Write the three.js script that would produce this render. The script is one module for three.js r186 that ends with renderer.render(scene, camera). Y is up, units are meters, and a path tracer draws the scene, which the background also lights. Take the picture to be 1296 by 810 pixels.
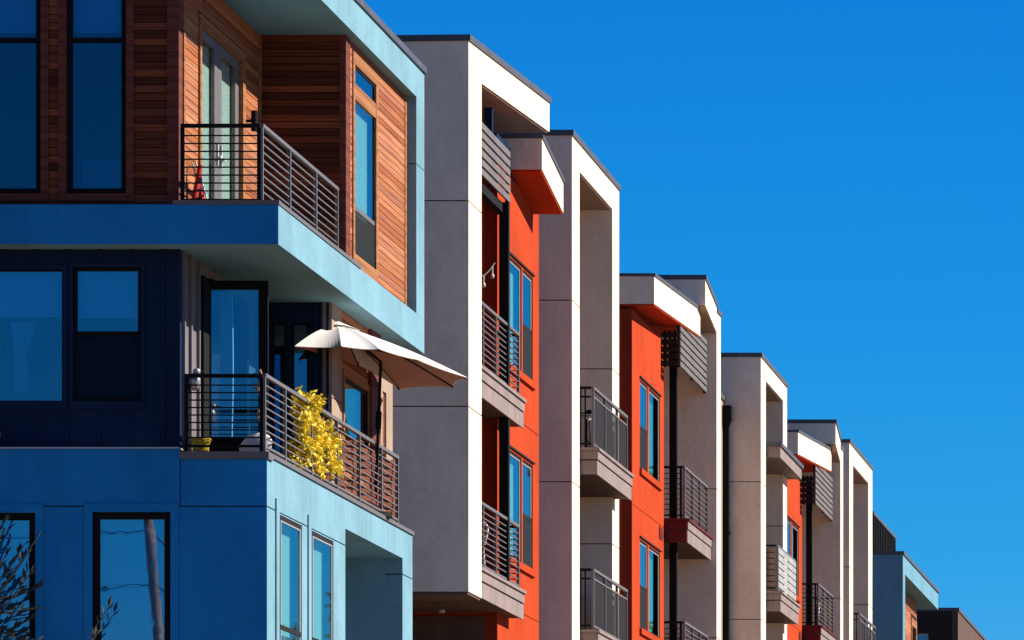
import * as THREE from 'three';
import { mergeGeometries } from 'three/addons/utils/BufferGeometryUtils.js';

// ------------------------------------------------------------------ camera, sky, sun, exposure
const FOCAL = 6500, VX = 1710, HY = 1328, EYE = 1.6;            // focal length, vanishing point of the street and horizon, in photo pixels
const scene = new THREE.Scene();
const camera = new THREE.PerspectiveCamera(2 * Math.atan(405 / FOCAL) * 180 / Math.PI, 1.6, 0.5, 3000);
camera.position.set(0, EYE, 0);
camera.lookAt(0, EYE, -10);
camera.setViewOffset(1296, 810, 0, 405 - HY, 1296, 810);        // level camera, lens shifted up
const EXPOSURE = 2.0;
const renderer = new THREE.WebGLRenderer({ antialias: true });
renderer.toneMapping = THREE.LinearToneMapping;
renderer.toneMappingExposure = EXPOSURE;
renderer.shadowMap.enabled = true;

const SUN = new THREE.Vector3(0.80, 0.585, -0.10).normalize();
const sun = new THREE.DirectionalLight(new THREE.Color(1, 0.95, 0.87), 5);
sun.position.copy(SUN).multiplyScalar(200).add(new THREE.Vector3(0, 0, -110));
sun.target.position.set(0, 8, -110);
sun.castShadow = true;
Object.assign(sun.shadow.camera, { left: -110, right: 110, top: 60, bottom: -60, near: 1, far: 500 });
sun.shadow.mapSize.set(4096, 4096);
scene.add(sun, sun.target);

{
  const W = 512, H = 256, data = new Float32Array(W * H * 4);
  const stops = [[-90, .2, .3, .4], [0, .30, .56, .80], [3, .10, .44, .82], [5, .032, .365, .79], [8, .012, .285, .76], [11.5, .005, .21, .69], [25, .004, .095, .36], [55, .003, .045, .20], [90, .003, .035, .16]];
  for (let j = 0; j < H; j++) for (let i = 0; i < W; i++) {
    const el = ((j + .5) / H - .5) * Math.PI, az = ((i + .5) / W - .5) * 2 * Math.PI;
    const x = Math.cos(el) * Math.cos(az), y = Math.sin(el), z = Math.cos(el) * Math.sin(az), e = el * 180 / Math.PI;
    let k = 0; while (k < stops.length - 2 && e > stops[k + 1][0]) k++;
    const A = stops[k], B = stops[k + 1], t = Math.min(1, Math.max(0, (e - A[0]) / (B[0] - A[0])));
    const g = Math.max(0, x * SUN.x + y * SUN.y + z * SUN.z), glow = 1 + .35 * g * g;
    for (let c = 0; c < 3; c++) data[(j * W + i) * 4 + c] = (A[c + 1] + (B[c + 1] - A[c + 1]) * t) * glow / EXPOSURE;
    data[(j * W + i) * 4 + 3] = 1;
  }
  const sky = new THREE.DataTexture(data, W, H, THREE.RGBAFormat, THREE.FloatType);
  sky.mapping = THREE.EquirectangularReflectionMapping; sky.magFilter = THREE.LinearFilter; sky.minFilter = THREE.LinearFilter; sky.needsUpdate = true;
  scene.background = sky; scene.environment = sky;
}

// ------------------------------------------------------------------ helpers
let seed = 7;
const rnd = () => (seed = (seed * 1664525 + 1013904223) % 4294967296) / 4294967296;
const rr = (a, b) => a + (b - a) * rnd();
// street space: p = metres towards the street from the row's front line, y = height, d = metres down the street
const A0 = -13.3, SLOPE = (VX - 648) / FOCAL;
const pt = (p, y, d) => new THREE.Vector3(A0 + p + SLOPE * d, y, -d);
const dF = (p, px) => FOCAL * (-A0 - p) / (VX - px);             // depth of a pixel column on a street-facing plane
const pL = (d, px) => (px - VX) * d / FOCAL - A0;                // p of a pixel column on a camera-facing plane
const yP = (d, py) => EYE + (HY - py) * d / FOCAL;               // height of a pixel row at depth d
const at = (px, py, d) => pt(pL(d, px), yP(d, py), d);

function geo(tris, uvs, groups) {
  const g = new THREE.BufferGeometry();
  g.setAttribute('position', new THREE.Float32BufferAttribute(tris, 3));
  g.setAttribute('uv', new THREE.Float32BufferAttribute(uvs, 2));
  g.computeVertexNormals();
  return g;
}
const val = (f, a, z) => typeof f === 'function' ? f(a, z) : f;
// six-sided block. axis F: faces the street (base = p, a = d, z = depth behind the face); axis L: faces the camera side (base = d, a = p)
function box(ax, base, a0, a1, y0, y1, z0, z1) {
  const P = (a, y, z) => ax === 'F' ? pt(base - z, y, a) : pt(a, y, base + z);
  const c = [];
  for (const a of [a0, a1]) for (const z of [z0, z1]) { const lo = val(y0, a, z), hi = val(y1, a, z); c.push([a, lo, z], [a, hi, z]); }
  const V = c.map(([a, y, z]) => P(a, y, z));
  const mid = V.reduce((s, v) => s.add(v), new THREE.Vector3()).multiplyScalar(1 / 8);
  const faces = [[0, 4, 5, 1, 0, 1], [2, 6, 7, 3, 0, 1], [0, 2, 3, 1, 2, 1], [4, 6, 7, 5, 2, 1], [0, 4, 6, 2, 0, 2], [1, 5, 7, 3, 0, 2]];
  const pos = [], uv = [], n = new THREE.Vector3(), e = new THREE.Vector3();
  for (const [i, j, k, l, u, v] of faces) {
    n.subVectors(V[j], V[i]).cross(e.subVectors(V[k], V[i]));
    const f = [i, j, k, l];
    if (n.dot(e.copy(V[i]).add(V[k]).multiplyScalar(.5).sub(mid)) < 0) f.reverse();
    for (const q of [f[0], f[1], f[2], f[0], f[2], f[3]]) { pos.push(V[q].x, V[q].y, V[q].z); uv.push(c[q][u], c[q][v]); }
  }
  return geo(pos, uv);
}
const bx = (p0, p1, y0, y1, d0, d1) => box('L', 0, p0, p1, y0, y1, d0, d1);   // y functions get (p, d)
// wall plate with rectangular openings [a0, a1, y0, y1]
function plate(ax, base, a0, a1, y0, y1, z0, z1, holes = []) {
  const ys = [...new Set([y0, y1, ...holes.flatMap(h => [h[2], h[3]])].filter(y => y >= y0 && y <= y1))].sort((m, n) => m - n), out = [];
  for (let i = 0; i + 1 < ys.length; i++) {
    const m = (ys[i] + ys[i + 1]) / 2, cut = holes.filter(h => h[2] < m && h[3] > m).sort((q, w) => q[0] - w[0]);
    let a = a0;
    for (const h of cut) { if (h[0] > a) out.push(box(ax, base, a, h[0], ys[i], ys[i + 1], z0, z1)); a = Math.max(a, h[1]); }
    if (a < a1) out.push(box(ax, base, a, a1, ys[i], ys[i + 1], z0, z1));
  }
  return out;
}
const up = new THREE.Vector3(0, 1, 0);
function bar(A, B, ra, rb = ra, n = 6) {
  const L = A.distanceTo(B), g = new THREE.CylinderGeometry(rb, ra, L, n, 1);
  g.applyQuaternion(new THREE.Quaternion().setFromUnitVectors(up, B.clone().sub(A).normalize()));
  g.translate((A.x + B.x) / 2, (A.y + B.y) / 2, (A.z + B.z) / 2);
  return g.toNonIndexed();
}
function tube(points, r, n = 6, seg = 24, closed = false) {
  return new THREE.TubeGeometry(new THREE.CatmullRomCurve3(points, closed), seg, r, n, closed).toNonIndexed();
}
function ringAt(c, R, r, axis, n = 24) {                          // a wheel-like torus whose axle points along axis
  const g = new THREE.TorusGeometry(R, r, 6, n);
  g.applyQuaternion(new THREE.Quaternion().setFromUnitVectors(new THREE.Vector3(0, 0, 1), axis.clone().normalize()));
  g.translate(c.x, c.y, c.z);
  return g.toNonIndexed();
}
const used = {}, roots = new Map();
const numbered = n => { const k = used[n] = (used[n] ?? -1) + 1; return k ? n + '_' + String(k).padStart(3, '0') : n; };
function mk(name, geoms, m, parent) {
  const list = (Array.isArray(geoms) ? geoms : [geoms]).map(g => g.index ? g.toNonIndexed() : g);
  const g = list.length > 1 ? mergeGeometries(list) : list[0];
  const root = parent && roots.get(parent);
  if (root) g.translate(-root.position.x, -root.position.y, -root.position.z);
  const o = new THREE.Mesh(g, m);
  o.name = parent ? name : numbered(name); o.castShadow = o.receiveShadow = true;
  (parent || scene).add(o);
  if (root) roots.set(o, root);
  return o;
}
function thing(name, label, category, base, group) {
  const o = new THREE.Group(); o.name = numbered(name); o.position.copy(base); o.userData = { label, category };
  if (group) o.userData.group = group;
  scene.add(o); roots.set(o, o);
  return o;
}
function part(name, parent) { const o = new THREE.Group(); o.name = name; parent.add(o); roots.set(o, roots.get(parent)); return o; }
function tag(o, label, category, group) { o.userData = { label, category }; if (group) o.userData.group = group; return o; }

// ------------------------------------------------------------------ procedural materials
function noiseField(N, cells, octaves, s) {
  const f = new Float32Array(N * N);
  let amp = 1, tot = 0, st = s;
  const r = () => (st = (st * 1103515245 + 12345) % 2147483648) / 2147483648;
  for (let o = 0; o < octaves; o++) {
    const [cx, cy] = [cells[0] << o, cells[1] << o], lat = Float32Array.from({ length: cx * cy }, r), sm = t => t * t * (3 - 2 * t);
    for (let j = 0; j < N; j++) for (let i = 0; i < N; i++) {
      const x = i / N * cx, y = j / N * cy, x0 = Math.floor(x), y0 = Math.floor(y), u = sm(x - x0), v = sm(y - y0);
      const L = (a, b) => lat[(b % cy) * cx + a % cx];
      f[j * N + i] += amp * ((L(x0, y0) * (1 - u) + L(x0 + 1, y0) * u) * (1 - v) + (L(x0, y0 + 1) * (1 - u) + L(x0 + 1, y0 + 1) * u) * v);
    }
    tot += amp; amp *= .55;
  }
  for (let i = 0; i < N * N; i++) f[i] /= tot;
  return f;
}
function texture(N, fn, srgb, metres) {
  const data = new Uint8Array(N * N * 4);
  for (let i = 0; i < N * N; i++) { const c = fn(i); for (let k = 0; k < 3; k++) data[i * 4 + k] = Math.max(0, Math.min(255, c[k] * 255)); data[i * 4 + 3] = 255; }
  const t = new THREE.DataTexture(data, N, N); t.wrapS = t.wrapT = THREE.RepeatWrapping; t.magFilter = THREE.LinearFilter; t.minFilter = THREE.LinearMipmapLinearFilter; t.generateMipmaps = true;
  t.repeat.set(1 / metres[0], 1 / metres[1]); if (srgb) t.colorSpace = THREE.SRGBColorSpace; t.needsUpdate = true;
  return t;
}
const nA = noiseField(512, [5, 5], 6, 11), nB = noiseField(512, [3, 3], 4, 29), nS = noiseField(512, [40, 2], 4, 51), nG = noiseField(512, [2, 36], 5, 77), nG2 = noiseField(512, [1, 9], 4, 91), nF = noiseField(512, [64, 64], 3, 5);
const stuccoMap = texture(512, i => { const v = .95 + (nA[i] - .5) * .19 + (nB[i] - .5) * .14 + (nS[i] - .5) * .06 + (nF[i] - .5) * .06; return [v, v * .998, v * .99]; }, true, [3.7, 4.3]);
const stuccoBump = texture(512, i => [nF[i], nF[i], nF[i]], false, [.9, .9]);
const woodMap = texture(512, i => { const v = .86 + (nG[i] - .5) * .5 + (nG2[i] - .5) * .5; return [v, v * .97, v * .95]; }, true, [1.7, .31]);
const grimeMap = texture(512, i => { const v = .93 + (nA[i] - .5) * .22 + (nS[i] - .5) * .12; return [v, v, v]; }, true, [2.1, 2.4]);
const lin = (r, g, b) => new THREE.Color().setRGB(r, g, b);
const std = (r, g, b, roughness = .85, extra = {}) => new THREE.MeshPhysicalMaterial({ color: lin(r, g, b), roughness, specularIntensity: roughness > .55 ? .2 : .7, ...extra });
const stucco = (r, g, b) => std(r, g, b, .92, { map: stuccoMap, bumpMap: stuccoBump, bumpScale: .004 });
const M = {
  white: stucco(.80, .635, .485), orange: stucco(.39, .041, .007), teal: stucco(.12, .26, .34), aqua: stucco(.155, .29, .355), blue: stucco(.012, .195, .47), red: stucco(.26, .03, .012),  // the deep tone after aqua has side-wall shade put into its colour
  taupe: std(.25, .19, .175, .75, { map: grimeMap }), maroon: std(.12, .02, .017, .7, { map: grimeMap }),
  cap: std(.075, .075, .085, .5, { map: grimeMap }), navy: std(.005, .018, .055, .6, { map: grimeMap }), greySiding: std(.165, .148, .15, .6, { map: grimeMap }),
  bronze: std(.115, .10, .095, .5), black: std(.008, .008, .0085, .8), dark: std(.018, .014, .013, .7), slat: std(.15, .135, .13, .65, { map: grimeMap }),
  trimWood: std(.35, .155, .065, .7, { map: woodMap }), brownTrim: std(.165, .05, .036, .75, { map: woodMap }), panel: std(.34, .24, .175, .8, { map: grimeMap }), brown: std(.11, .068, .052, .8, { map: grimeMap }),
  room: std(.012, .013, .014, .9), blind: std(.40, .41, .35, .9), blindPale: std(.5, .52, .52, .9), curtain: std(.5, .52, .54, .95), green: std(.09, .27, .09, .9), screen: std(.03, .033, .033, .9),
  soffit: std(.34, .225, .175, .85, { map: grimeMap }), sash: std(.25, .24, .23, .5), alu: std(.4, .39, .38, .4), concrete: std(.38, .27, .20, .95, { map: grimeMap }), asphalt: std(.08, .077, .073, .95, { map: grimeMap }), dryEarth: std(.24, .15, .085, 1, { map: grimeMap }),  // ground and paving reddened to bounce warm light onto shaded walls
  wood: [[.41, .155, .068], [.35, .118, .046], [.45, .18, .080], [.30, .095, .040], [.47, .20, .10], [.39, .155, .090]].map(c => std(...c, .72, { map: woodMap })),
  shadedWood: [[.19, .050, .020], [.11, .028, .012], [.25, .070, .028], [.15, .040, .017], [.21, .062, .030], [.09, .024, .011]].map(c => std(...c, .72, { map: woodMap })),  // darker copy of the boards: shade of camera-facing walls put into colour
};
const wavyGlass = texture(512, i => { const v = nB[i]; return [v, v, v]; }, false, [2.3, 2.0]);
// coated window glass: clear sheet, stronger mirror than plain glass
const glass = (r, g, b, ior) => new THREE.MeshPhysicalMaterial({ color: lin(r, g, b), roughness: 0, metalness: 0, transmission: 1, thickness: 0, ior, bumpMap: wavyGlass, bumpScale: .0006 });
M.nettingShade = std(.006, .010, .026, .9, { transparent: true, opacity: .62 });  // darker, bluish copy: shade on camera-facing windows put into the mesh colour
M.netting = std(.022, .023, .024, .9, { transparent: true, opacity: .62 });
M.glassStreet = glass(.74, .93, .89, 1.5);
M.glassDoor = glass(.86, .95, .92, 1.5);
M.glassSide = glass(.42, .72, .92, 2.15);
M.glassTop = glass(.40, .68, .88, 1.75);
M.glassLow = glass(.25, .70, .9, 2.7);

// ------------------------------------------------------------------ builders shared by the houses
// window in an opening of a wall face. o: rails [y of transoms], blinds [[a0, a1, y0, y1, material]], sashes, trim
function windowUnit(house, ax, base, a0, a1, y0, y1, o = {}) {
  const w = part('window', house), fw = o.fw ?? .05, fz = o.fz ?? .03, fm = o.frame ?? M.black, fd = ax === 'F' ? .022 : .06, gz = fz + fd * .42;
  const B = (b0, b1, c0, c1, z0, z1) => box(ax, base, b0, b1, c0, c1, z0, z1);
  mk('frame', [B(a0, a0 + fw, y0, y1, fz, fz + fd), B(a1 - fw, a1, y0, y1, fz, fz + fd), B(a0 + fw, a1 - fw, y1 - fw, y1, fz, fz + fd), B(a0 + fw, a1 - fw, y0, y0 + fw, fz, fz + fd)], fm, w);
  if (o.liner) mk('liner', [B(a0 + fw, a0 + fw + .05, y0 + fw, y1 - fw, fz + .002, fz + .008), B(a1 - fw - .05, a1 - fw, y0 + fw, y1 - fw, fz + .002, fz + .008), B(a0 + fw + .05, a1 - fw - .05, y1 - fw - .02, y1 - fw, fz + .002, fz + .008)], o.liner, w);
  let low = y0 + fw;
  const cuts = [...(o.rails || []), null];
  for (const c of cuts) {
    const hi = c === null ? y1 - fw : c - .028;
    mk('pane', B(a0 + fw - .002, a1 - fw + .002, low, hi, gz, gz + .004), o.glass ?? (ax === 'F' ? M.glassStreet : M.glassSide), w);
    if (c !== null) { mk('rail', B(a0 + fw, a1 - fw, c - .028, c + .028, fz - .003, fz + fd - .003), o.railMat ?? fm, w); low = c + .028; }
  }
  const dz = o.depth ?? .42, j = .03;
  mk('jamb', [B(a0 - j, a0, y0 - j, y1 + j, fz + fd + .001, dz), B(a1, a1 + j, y0 - j, y1 + j, fz + fd + .001, dz), B(a0, a1, y1, y1 + j, fz + fd + .001, dz), B(a0, a1, y0 - j, y0, fz + fd + .001, dz)], o.jamb ?? M.dark, w);
  mk('room', B(a0 - j, a1 + j, y0 - j, y1 + j, dz, dz + .02), M.room, w);
  for (const [b0, b1, c0, c1, m, z] of o.blinds || []) mk('blind', B(b0, b1, c0, c1, z ?? .12, (z ?? .12) + .008), m, w);
  if (o.trim) {
    const t = o.trim, q = t.w, pr = -(t.proud ?? .03), m = t.m, back = t.back ?? .02;
    mk('trim', [B(a0 - q, a0, y0 - (t.sill ?? q), y1 + q, pr, back), B(a1, a1 + q, y0 - (t.sill ?? q), y1 + q, pr, back), B(a0, a1, y1, y1 + q, pr, back), B(a0, a1, y0 - (t.sill ?? q), y0, pr - .004, back)], m, w);
  }
  if (o.screen) mk('insect_screen', B(a0 + fw + .002, a1 - fw - .002, o.screen[0], o.screen[1], gz - .008, gz - .004), ax === 'F' ? M.netting : M.nettingShade, w);
  if (o.sill) mk('sill', B(a0 - .06, a1 + .06, y0 - .11, y0 - .015, -.045, .02), o.sill, w);
  return w;
}
function railing(parent, ax, base, a0, a1, y0, y1, posts, bars, m = M.bronze, o = {}) {  // camera-side runs get black: their shade is put into the colour
  const B = (b0, b1, c0, c1, z0, z1) => box(ax, base, b0, b1, c0, c1, z0, z1), q = o.post ?? .022;
  mk('top_rail', B(a0, a1, y1 - .045, y1, -.026, .026), m, parent);
  if (o.second) mk('rail', B(a0, a1, y1 - .19, y1 - .16, -.016, .016), m, parent);
  mk('bottom_rail', B(a0, a1, y0 + .06, y0 + .09, -.014, .014), m, parent);
  for (const c of posts) mk('post', B(c - q, c + q, y0, y1 - .045, -q, q), m, parent);
  for (let k = 1; k <= bars; k++) { const y = y0 + .09 + (y1 - .045 - y0 - .09) * k / (bars + 1); mk('bar', B(a0 + q, a1 - q, y - .008, y + .008, -.009, .009), m, parent); }
}
// projecting balcony: deck, two courses of fascia boards with a groove between them
function balcony(house, p0, p1, d0, d1, deck, h, sideMat = M.taupe, faceMat = M.taupe) {
  const b = part('balcony', house), c = .03, m1 = deck - h * .46;
  mk('deck', bx(p0, p1 - c, deck - h + .02, deck - .015, d0 + c, d1 - c), M.brown, b);
  mk('top_board', [bx(p1 - .2, p1 + .03, deck - .05, deck, d0 - .03, d1 + .02), bx(p0, p1 - .2, deck - .05, deck, d0 - .03, d0 + .2)], sideMat, b);
  mk('fascia_board', box('F', p1, d0, d1, m1 + .012, deck - .052, 0, c), faceMat, b);
  mk('fascia_board', box('F', p1 - .015, d0 + .015, d1 - .01, deck - h, m1 - .012, 0, c), faceMat, b);
  mk('fascia_board', bx(p0, p1 - c, m1 + .012, deck - .052, d0, d0 + c - .002), sideMat, b);
  mk('fascia_board', bx(p0, p1 - c - .015, deck - h, m1 - .012, d0 + .012, d0 + c - .002), sideMat, b);
  return b;
}
// solid wall clad in large panels with real joints between them; yTop may be a function of (p, d)
function panelled(house, name, p0, p1, d0, d1, cuts, m, coreMat = M.dark) {
  const n = cuts.length - 1, g = .009, s = .014, last = cuts[n];
  const w = mk(name, bx(p0, p1 - s, cuts[0] + .02, typeof last === 'function' ? (p, d) => last(p, d) - .03 : last - .03, d0 + s, d1 - s), coreMat, house);
  for (let k = 0; k < n; k++) mk('panel', bx(p0, p1, cuts[k] + (k ? g : 0), k === n - 1 ? last : cuts[k + 1] - g, d0, d1), m, w);
  return w;
}
function boards(house, name, ax, base, a0, a1, y0, y1, pitch, holes = [], set = M.wood, backing = M.dark, thick = .022) {
  const w = mk(name, plate(ax, base, a0, a1, y0, y1, thick + .002, thick + .16, holes), backing, house);
  const n = Math.round((y1 - y0) / pitch), q = (y1 - y0) / n;
  for (let k = 0; k < n; k++) {
    const b0 = y0 + k * q + .005, b1 = y0 + (k + 1) * q - .005;
    const cut = holes.filter(h => h[2] < b1 - .01 && h[3] > b0 + .01).sort((m, l) => m[0] - l[0]);
    let a = a0; const runs = [];
    for (const h of cut) { if (h[0] > a + .01) runs.push([a, h[0]]); a = Math.max(a, h[1]); }
    if (a < a1 - .01) runs.push([a, a1]);
    for (const [l0, l1] of runs) for (const [r0, r1] of l1 - l0 > 2.2 && rnd() < .6 ? (q => [[l0, q - .002], [q + .002, l1]])(l0 + (l1 - l0) * rr(.2, .8)) : [[l0, l1]]) {
      const g = box(ax, base, r0, r1, b0, b1, 0, thick), uv = g.attributes.uv, ou = rr(0, 5), ov = rr(0, 5);
      for (let i = 0; i < uv.count; i++) uv.setXY(i, uv.getX(i) + ou, uv.getY(i) + ov);
      mk('board', g, set[Math.floor(rnd() * set.length)], w);
    }
  }
  return w;
}

// ------------------------------------------------------------------ ground and street
function ground(name, g, m) { const o = mk(name, g, m); o.userData = { kind: 'structure' }; return o; }
{
  const g = new THREE.PlaneGeometry(5000, 5000); g.rotateX(-Math.PI / 2); g.translate(0, -.16, -400);
  const uv = g.attributes.uv; for (let i = 0; i < uv.count; i++) uv.setXY(i, uv.getX(i) * 5000, uv.getY(i) * 5000);
  ground('ground', g, M.dryEarth);
}
ground('road', bx(4.2, 15.5, -.3, -.12, 4, 600), M.asphalt);
ground('pavement', bx(-9, 4.2, -.35, 0, 40, 600), M.concrete);
ground('pavement', bx(15.5, 22, -.35, 0, 4, 600), M.concrete);

// ------------------------------------------------------------------ aqua corner house with timber walls
{
  const D = 63, deck3 = 8.93, slabB = 11.46, deck4 = 11.95, roofB = 14.99, roofT = 15.43, FR = .16, PB = -6;
  const h = thing('corner_house', 'aqua corner house, shade painted on its side, with timber top storey, corner balconies and glass doors', 'house', pt(-2, 0, 66));
  // lower storeys
  const winB = [pL(D, 117), pL(D, 216), 5.2, yP(D, 648)], winA = [pL(D, -62), pL(D, 45), 5.2, yP(D, 649)];
  mk('side_wall', plate('L', D, PB, -.252, 0, 8.262, .013, .25, [winA, winB]), M.dark, h);
  const jy = 8.262, sw = part('side_cladding', h);
  const j228 = pL(D, 228);
  mk('panel', plate('L', D, PB, -.0, 0, jy - .008, 0, .012, [winA, winB]), M.blue, sw);  // shade of this side is put into the cladding colour
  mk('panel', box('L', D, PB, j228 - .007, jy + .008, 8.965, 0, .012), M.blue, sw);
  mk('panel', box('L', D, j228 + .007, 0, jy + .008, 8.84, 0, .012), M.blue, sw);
  mk('joint_backing', box('L', D, PB, -.252, 8.264, 8.838, .013, .25), M.dark, sw);
  for (const [q, l] of [[winA, 53], [winB, 226]]) {
    const yT = q[3];
    const t = windowUnit(h, 'L', D, ...q, { fw: .085, fz: .03, glass: M.glassLow, blinds: [[q[0], q[1], q[2], yT, M.blindPale, .16]] });
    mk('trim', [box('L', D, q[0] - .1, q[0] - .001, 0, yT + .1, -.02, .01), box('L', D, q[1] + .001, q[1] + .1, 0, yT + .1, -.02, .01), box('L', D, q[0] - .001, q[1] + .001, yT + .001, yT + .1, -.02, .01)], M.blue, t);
  }
  const f1 = [dF(0, 354), dF(0, 382), 5.2, yP(dF(0, 356), 652)], f2 = [dF(0, 394.5), dF(0, 422), 5.2, yP(dF(0, 396), 672)], porch = [dF(0, 437), dF(0, 509.5), 0, yP(dF(0, 437), 669)];
  const yw = (f1[3] + f2[3]) / 2; f1[3] = f2[3] = yw;
  const D1 = dF(0, 522);
  const fw = part('front_wall', h);
  mk('panel', plate('F', 0, D + .0125, porch[0], 0, jy - .008, 0, .25, [f1, f2]), M.aqua, fw);
  mk('panel', box('F', 0, porch[1], D1, 0, jy - .008, 0, .25), M.aqua, fw);
  mk('panel', plate('F', 0, D + .0125, D1, jy + .008, 8.88, 0, .25, [porch].filter(q => q[3] > jy)), M.aqua, fw);
  mk('joint_backing', plate('F', 0, D + .02, porch[0] - .01, jy - .05, jy + .05, .02, .2, [f1, f2].filter(q => q[3] > jy - .05)), M.dark, fw);
  mk('joint_backing', box('F', 0, porch[1] + .01, D1 - .02, jy - .05, jy + .05, .02, .2), M.dark, fw);
  for (const q of [f1, f2]) {
    const w = windowUnit(h, 'F', 0, ...q, { fw: .06, fz: .0, liner: M.sash, blinds: [[q[0], q[1], 6.75, q[3], M.blind, .13], [q[0], q[1], 5.2, 6.7, M.room, .13]], rails: [6.85], frame: M.dark });
    mk('trim', [box('F', 0, q[0] - .28, q[0] - .12, 0, q[3] + .17, -.022, .01)], M.aqua, w);
  }
  mk('porch', [bx(-2.6, -.25, 0, 8.6, porch[1], porch[1] + .2), bx(-2.6, -.25, 0, 8.6, porch[0] - .2, porch[0]), bx(-2.8, -2.6, 0, 8.6, porch[0] - .2, porch[1] + .2), bx(-2.6, -.25, porch[3] + .001, 8.8, porch[0], porch[1])], M.aqua, h);
  mk('end_wall', bx(PB, -.25, 0, 8.8, D1 - .25, D1), M.aqua, h);
  mk('deck', bx(PB, -.255, 8.842, deck3, D + .26, D1 + .01), M.brown, h);
  mk('deck', bx(-.254, -.036, 8.882, deck3 - .001, D + .26, D1 + .01), M.brown, h);
  mk('edge_cap', [bx(j228, .03, 8.842, deck3, D - .03, D + .258), box('F', .025, D + .26, D1 + .03, 8.882, deck3 + .004, 0, .06)], M.bronze, h);
  mk('wall_coping', bx(PB, j228 - .01, 8.968, 8.985, D - .02, D + .3), M.alu, h);

  // storey behind the lower balcony
  const DN = 63.3, PR = pL(DN, 228), DB = 67.8, PBay = pL(DB, 420);
  const nA1 = [pL(DN, -70), pL(DN, 80), yP(DN, 509), yP(DN, 341)], nA2 = [pL(DN, 93), pL(DN, 179), yP(DN, 508), yP(DN, 338)];
  const nw = mk('siding_wall', plate('L', DN, PB, PR, deck3 + .06, slabB, 0, .2, [nA1, nA2]), M.navy, h);
  const overA = (a, r) => [nA1, nA2].some(q => a > q[0] - .09 && a < q[1] + .09);
  for (let a = PR - .012, k = 0; a > PB; k++, a = PR - .2 - (k - 1) * .394) {
    const m = [];
    if (overA(a)) { m.push(box('L', DN, a - .018, a + .018, deck3 + .06, nA2[2] - .1, -.028, .002), box('L', DN, a - .018, a + .018, nA2[3] + .06, slabB, -.028, .002)); }
    else m.push(box('L', DN, a - .018, a + .018, deck3 + .06, slabB, -.028, .002));
    mk('batten', m, M.navy, nw);
  }
  windowUnit(h, 'L', DN, ...nA1, { fw: .02, fz: .01, trim: { w: .05, proud: .03, m: M.navy, sill: .1 }, blinds: [[nA1[0], nA1[1], yP(DN, 400), nA1[3], M.blindPale, .1]], frame: M.black });
  windowUnit(h, 'L', DN, ...nA2, { fw: .045, fz: .01, rails: [yP(DN, 422)], trim: { w: .05, proud: .03, m: M.navy, sill: .1 }, blinds: [[nA2[0], nA2[1], yP(DN, 401), nA2[3], M.blindPale, .1], [nA2[0], nA2[1], nA2[2], yP(DN, 423), M.screen, .1]], screen: [nA2[2] + .046, yP(DN, 422) - .029] });
  { // gathered curtain behind the wide pane
    const P = [], c0 = pL(DN, 8), c1 = pL(DN, 42);
    const N = 36, R = 14, y1 = yP(DN, 404), y0 = yP(DN, 495);
    const q = (i, j) => { const t = i / N, v = j / R, pinch = v < .45 ? 1 - v * 1.1 : .5 + (v - .45) * .25; const a = c0 + (c1 - c0) * (.25 + (t - .25) * pinch); return pt(a, y1 + (y0 - y1) * v, DN + .2 + .025 * Math.sin(t * 30 + v)); };
    const pos = [], uv = [];
    for (let i = 0; i < N; i++) for (let j = 0; j < R; j++) for (const [u, v] of [[0, 0], [0, 1], [1, 1], [0, 0], [1, 1], [1, 0]]) { const s = q(i + u, j + v); pos.push(s.x, s.y, s.z); uv.push(i + u, j + v); }
    mk('curtain', geo(pos, uv), M.curtain, h);
  }
  const doorGap = [dF(PR, 263), dF(PR, 308), deck3, 11.25];
  const rw = mk('recess_wall', plate('F', PR, DN + .201, DB + .2, deck3, slabB, 0, .2, [doorGap]), M.greySiding, h);
  for (const px of [231.5, 240, 250]) { const d = dF(PR, px); mk('batten', box('F', PR, d - .06, d + .0, deck3, slabB, -.04, .002), M.greySiding, rw); }
  mk('door_frame', [box('F', PR, dF(PR, 253), doorGap[0], deck3, 11.3, -.05, .15), box('F', PR, doorGap[1], doorGap[1] + .12, deck3, 11.3, -.05, .15), box('F', PR, doorGap[0], doorGap[1], 11.25, 11.33, -.05, .15)], M.black, h);
  mk('door_room', box('F', PR, doorGap[0] - .1, doorGap[1] + .1, deck3, 11.3, .6, .62), M.room, h);
  { // glazed door standing open across the balcony
    const dl = part('open_door', h), d = dF(PR, 262), a0 = PR + .01, a1 = pL(d, 339), y0 = deck3 + .03, y1 = yP(d, 355), B = (b0, b1, c0, c1) => box('L', d, b0, b1, c0, c1, 0, .045);
    const s0 = pL(d, 266), s1 = pL(d, 327), t1 = yP(d, 366), t0 = yP(d, 554);
    mk('frame', [B(a0, s0, y0, y1), B(s1, a1, y0, y1), B(s0, s1, t1, y1), B(s0, s1, y0, t0)], M.black, dl);
    mk('pane', box('L', d, s0, s1, t0, t1, .018, .024), M.glassSide, dl);
    mk('handle', [bar(pt(a1 - .06, y0 + 1.0, d - .05), pt(a1 - .18, y0 + 1.0, d - .05), .011), bar(pt(a1 - .06, y0 + 1.0, d - .05), pt(a1 - .06, y0 + 1.0, d + .01), .011)], M.alu, dl);
    for (let k = 0; k < 5; k++) mk('curtain', tube([pt(s0 + .06 + k * .035, t0, d + .3), pt(s0 + .07 + k * .035, (t0 + t1) / 2, d + .32), pt(s0 + .06 + k * .035, t1, d + .3)], .018), M.curtain, dl);
  }
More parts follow.
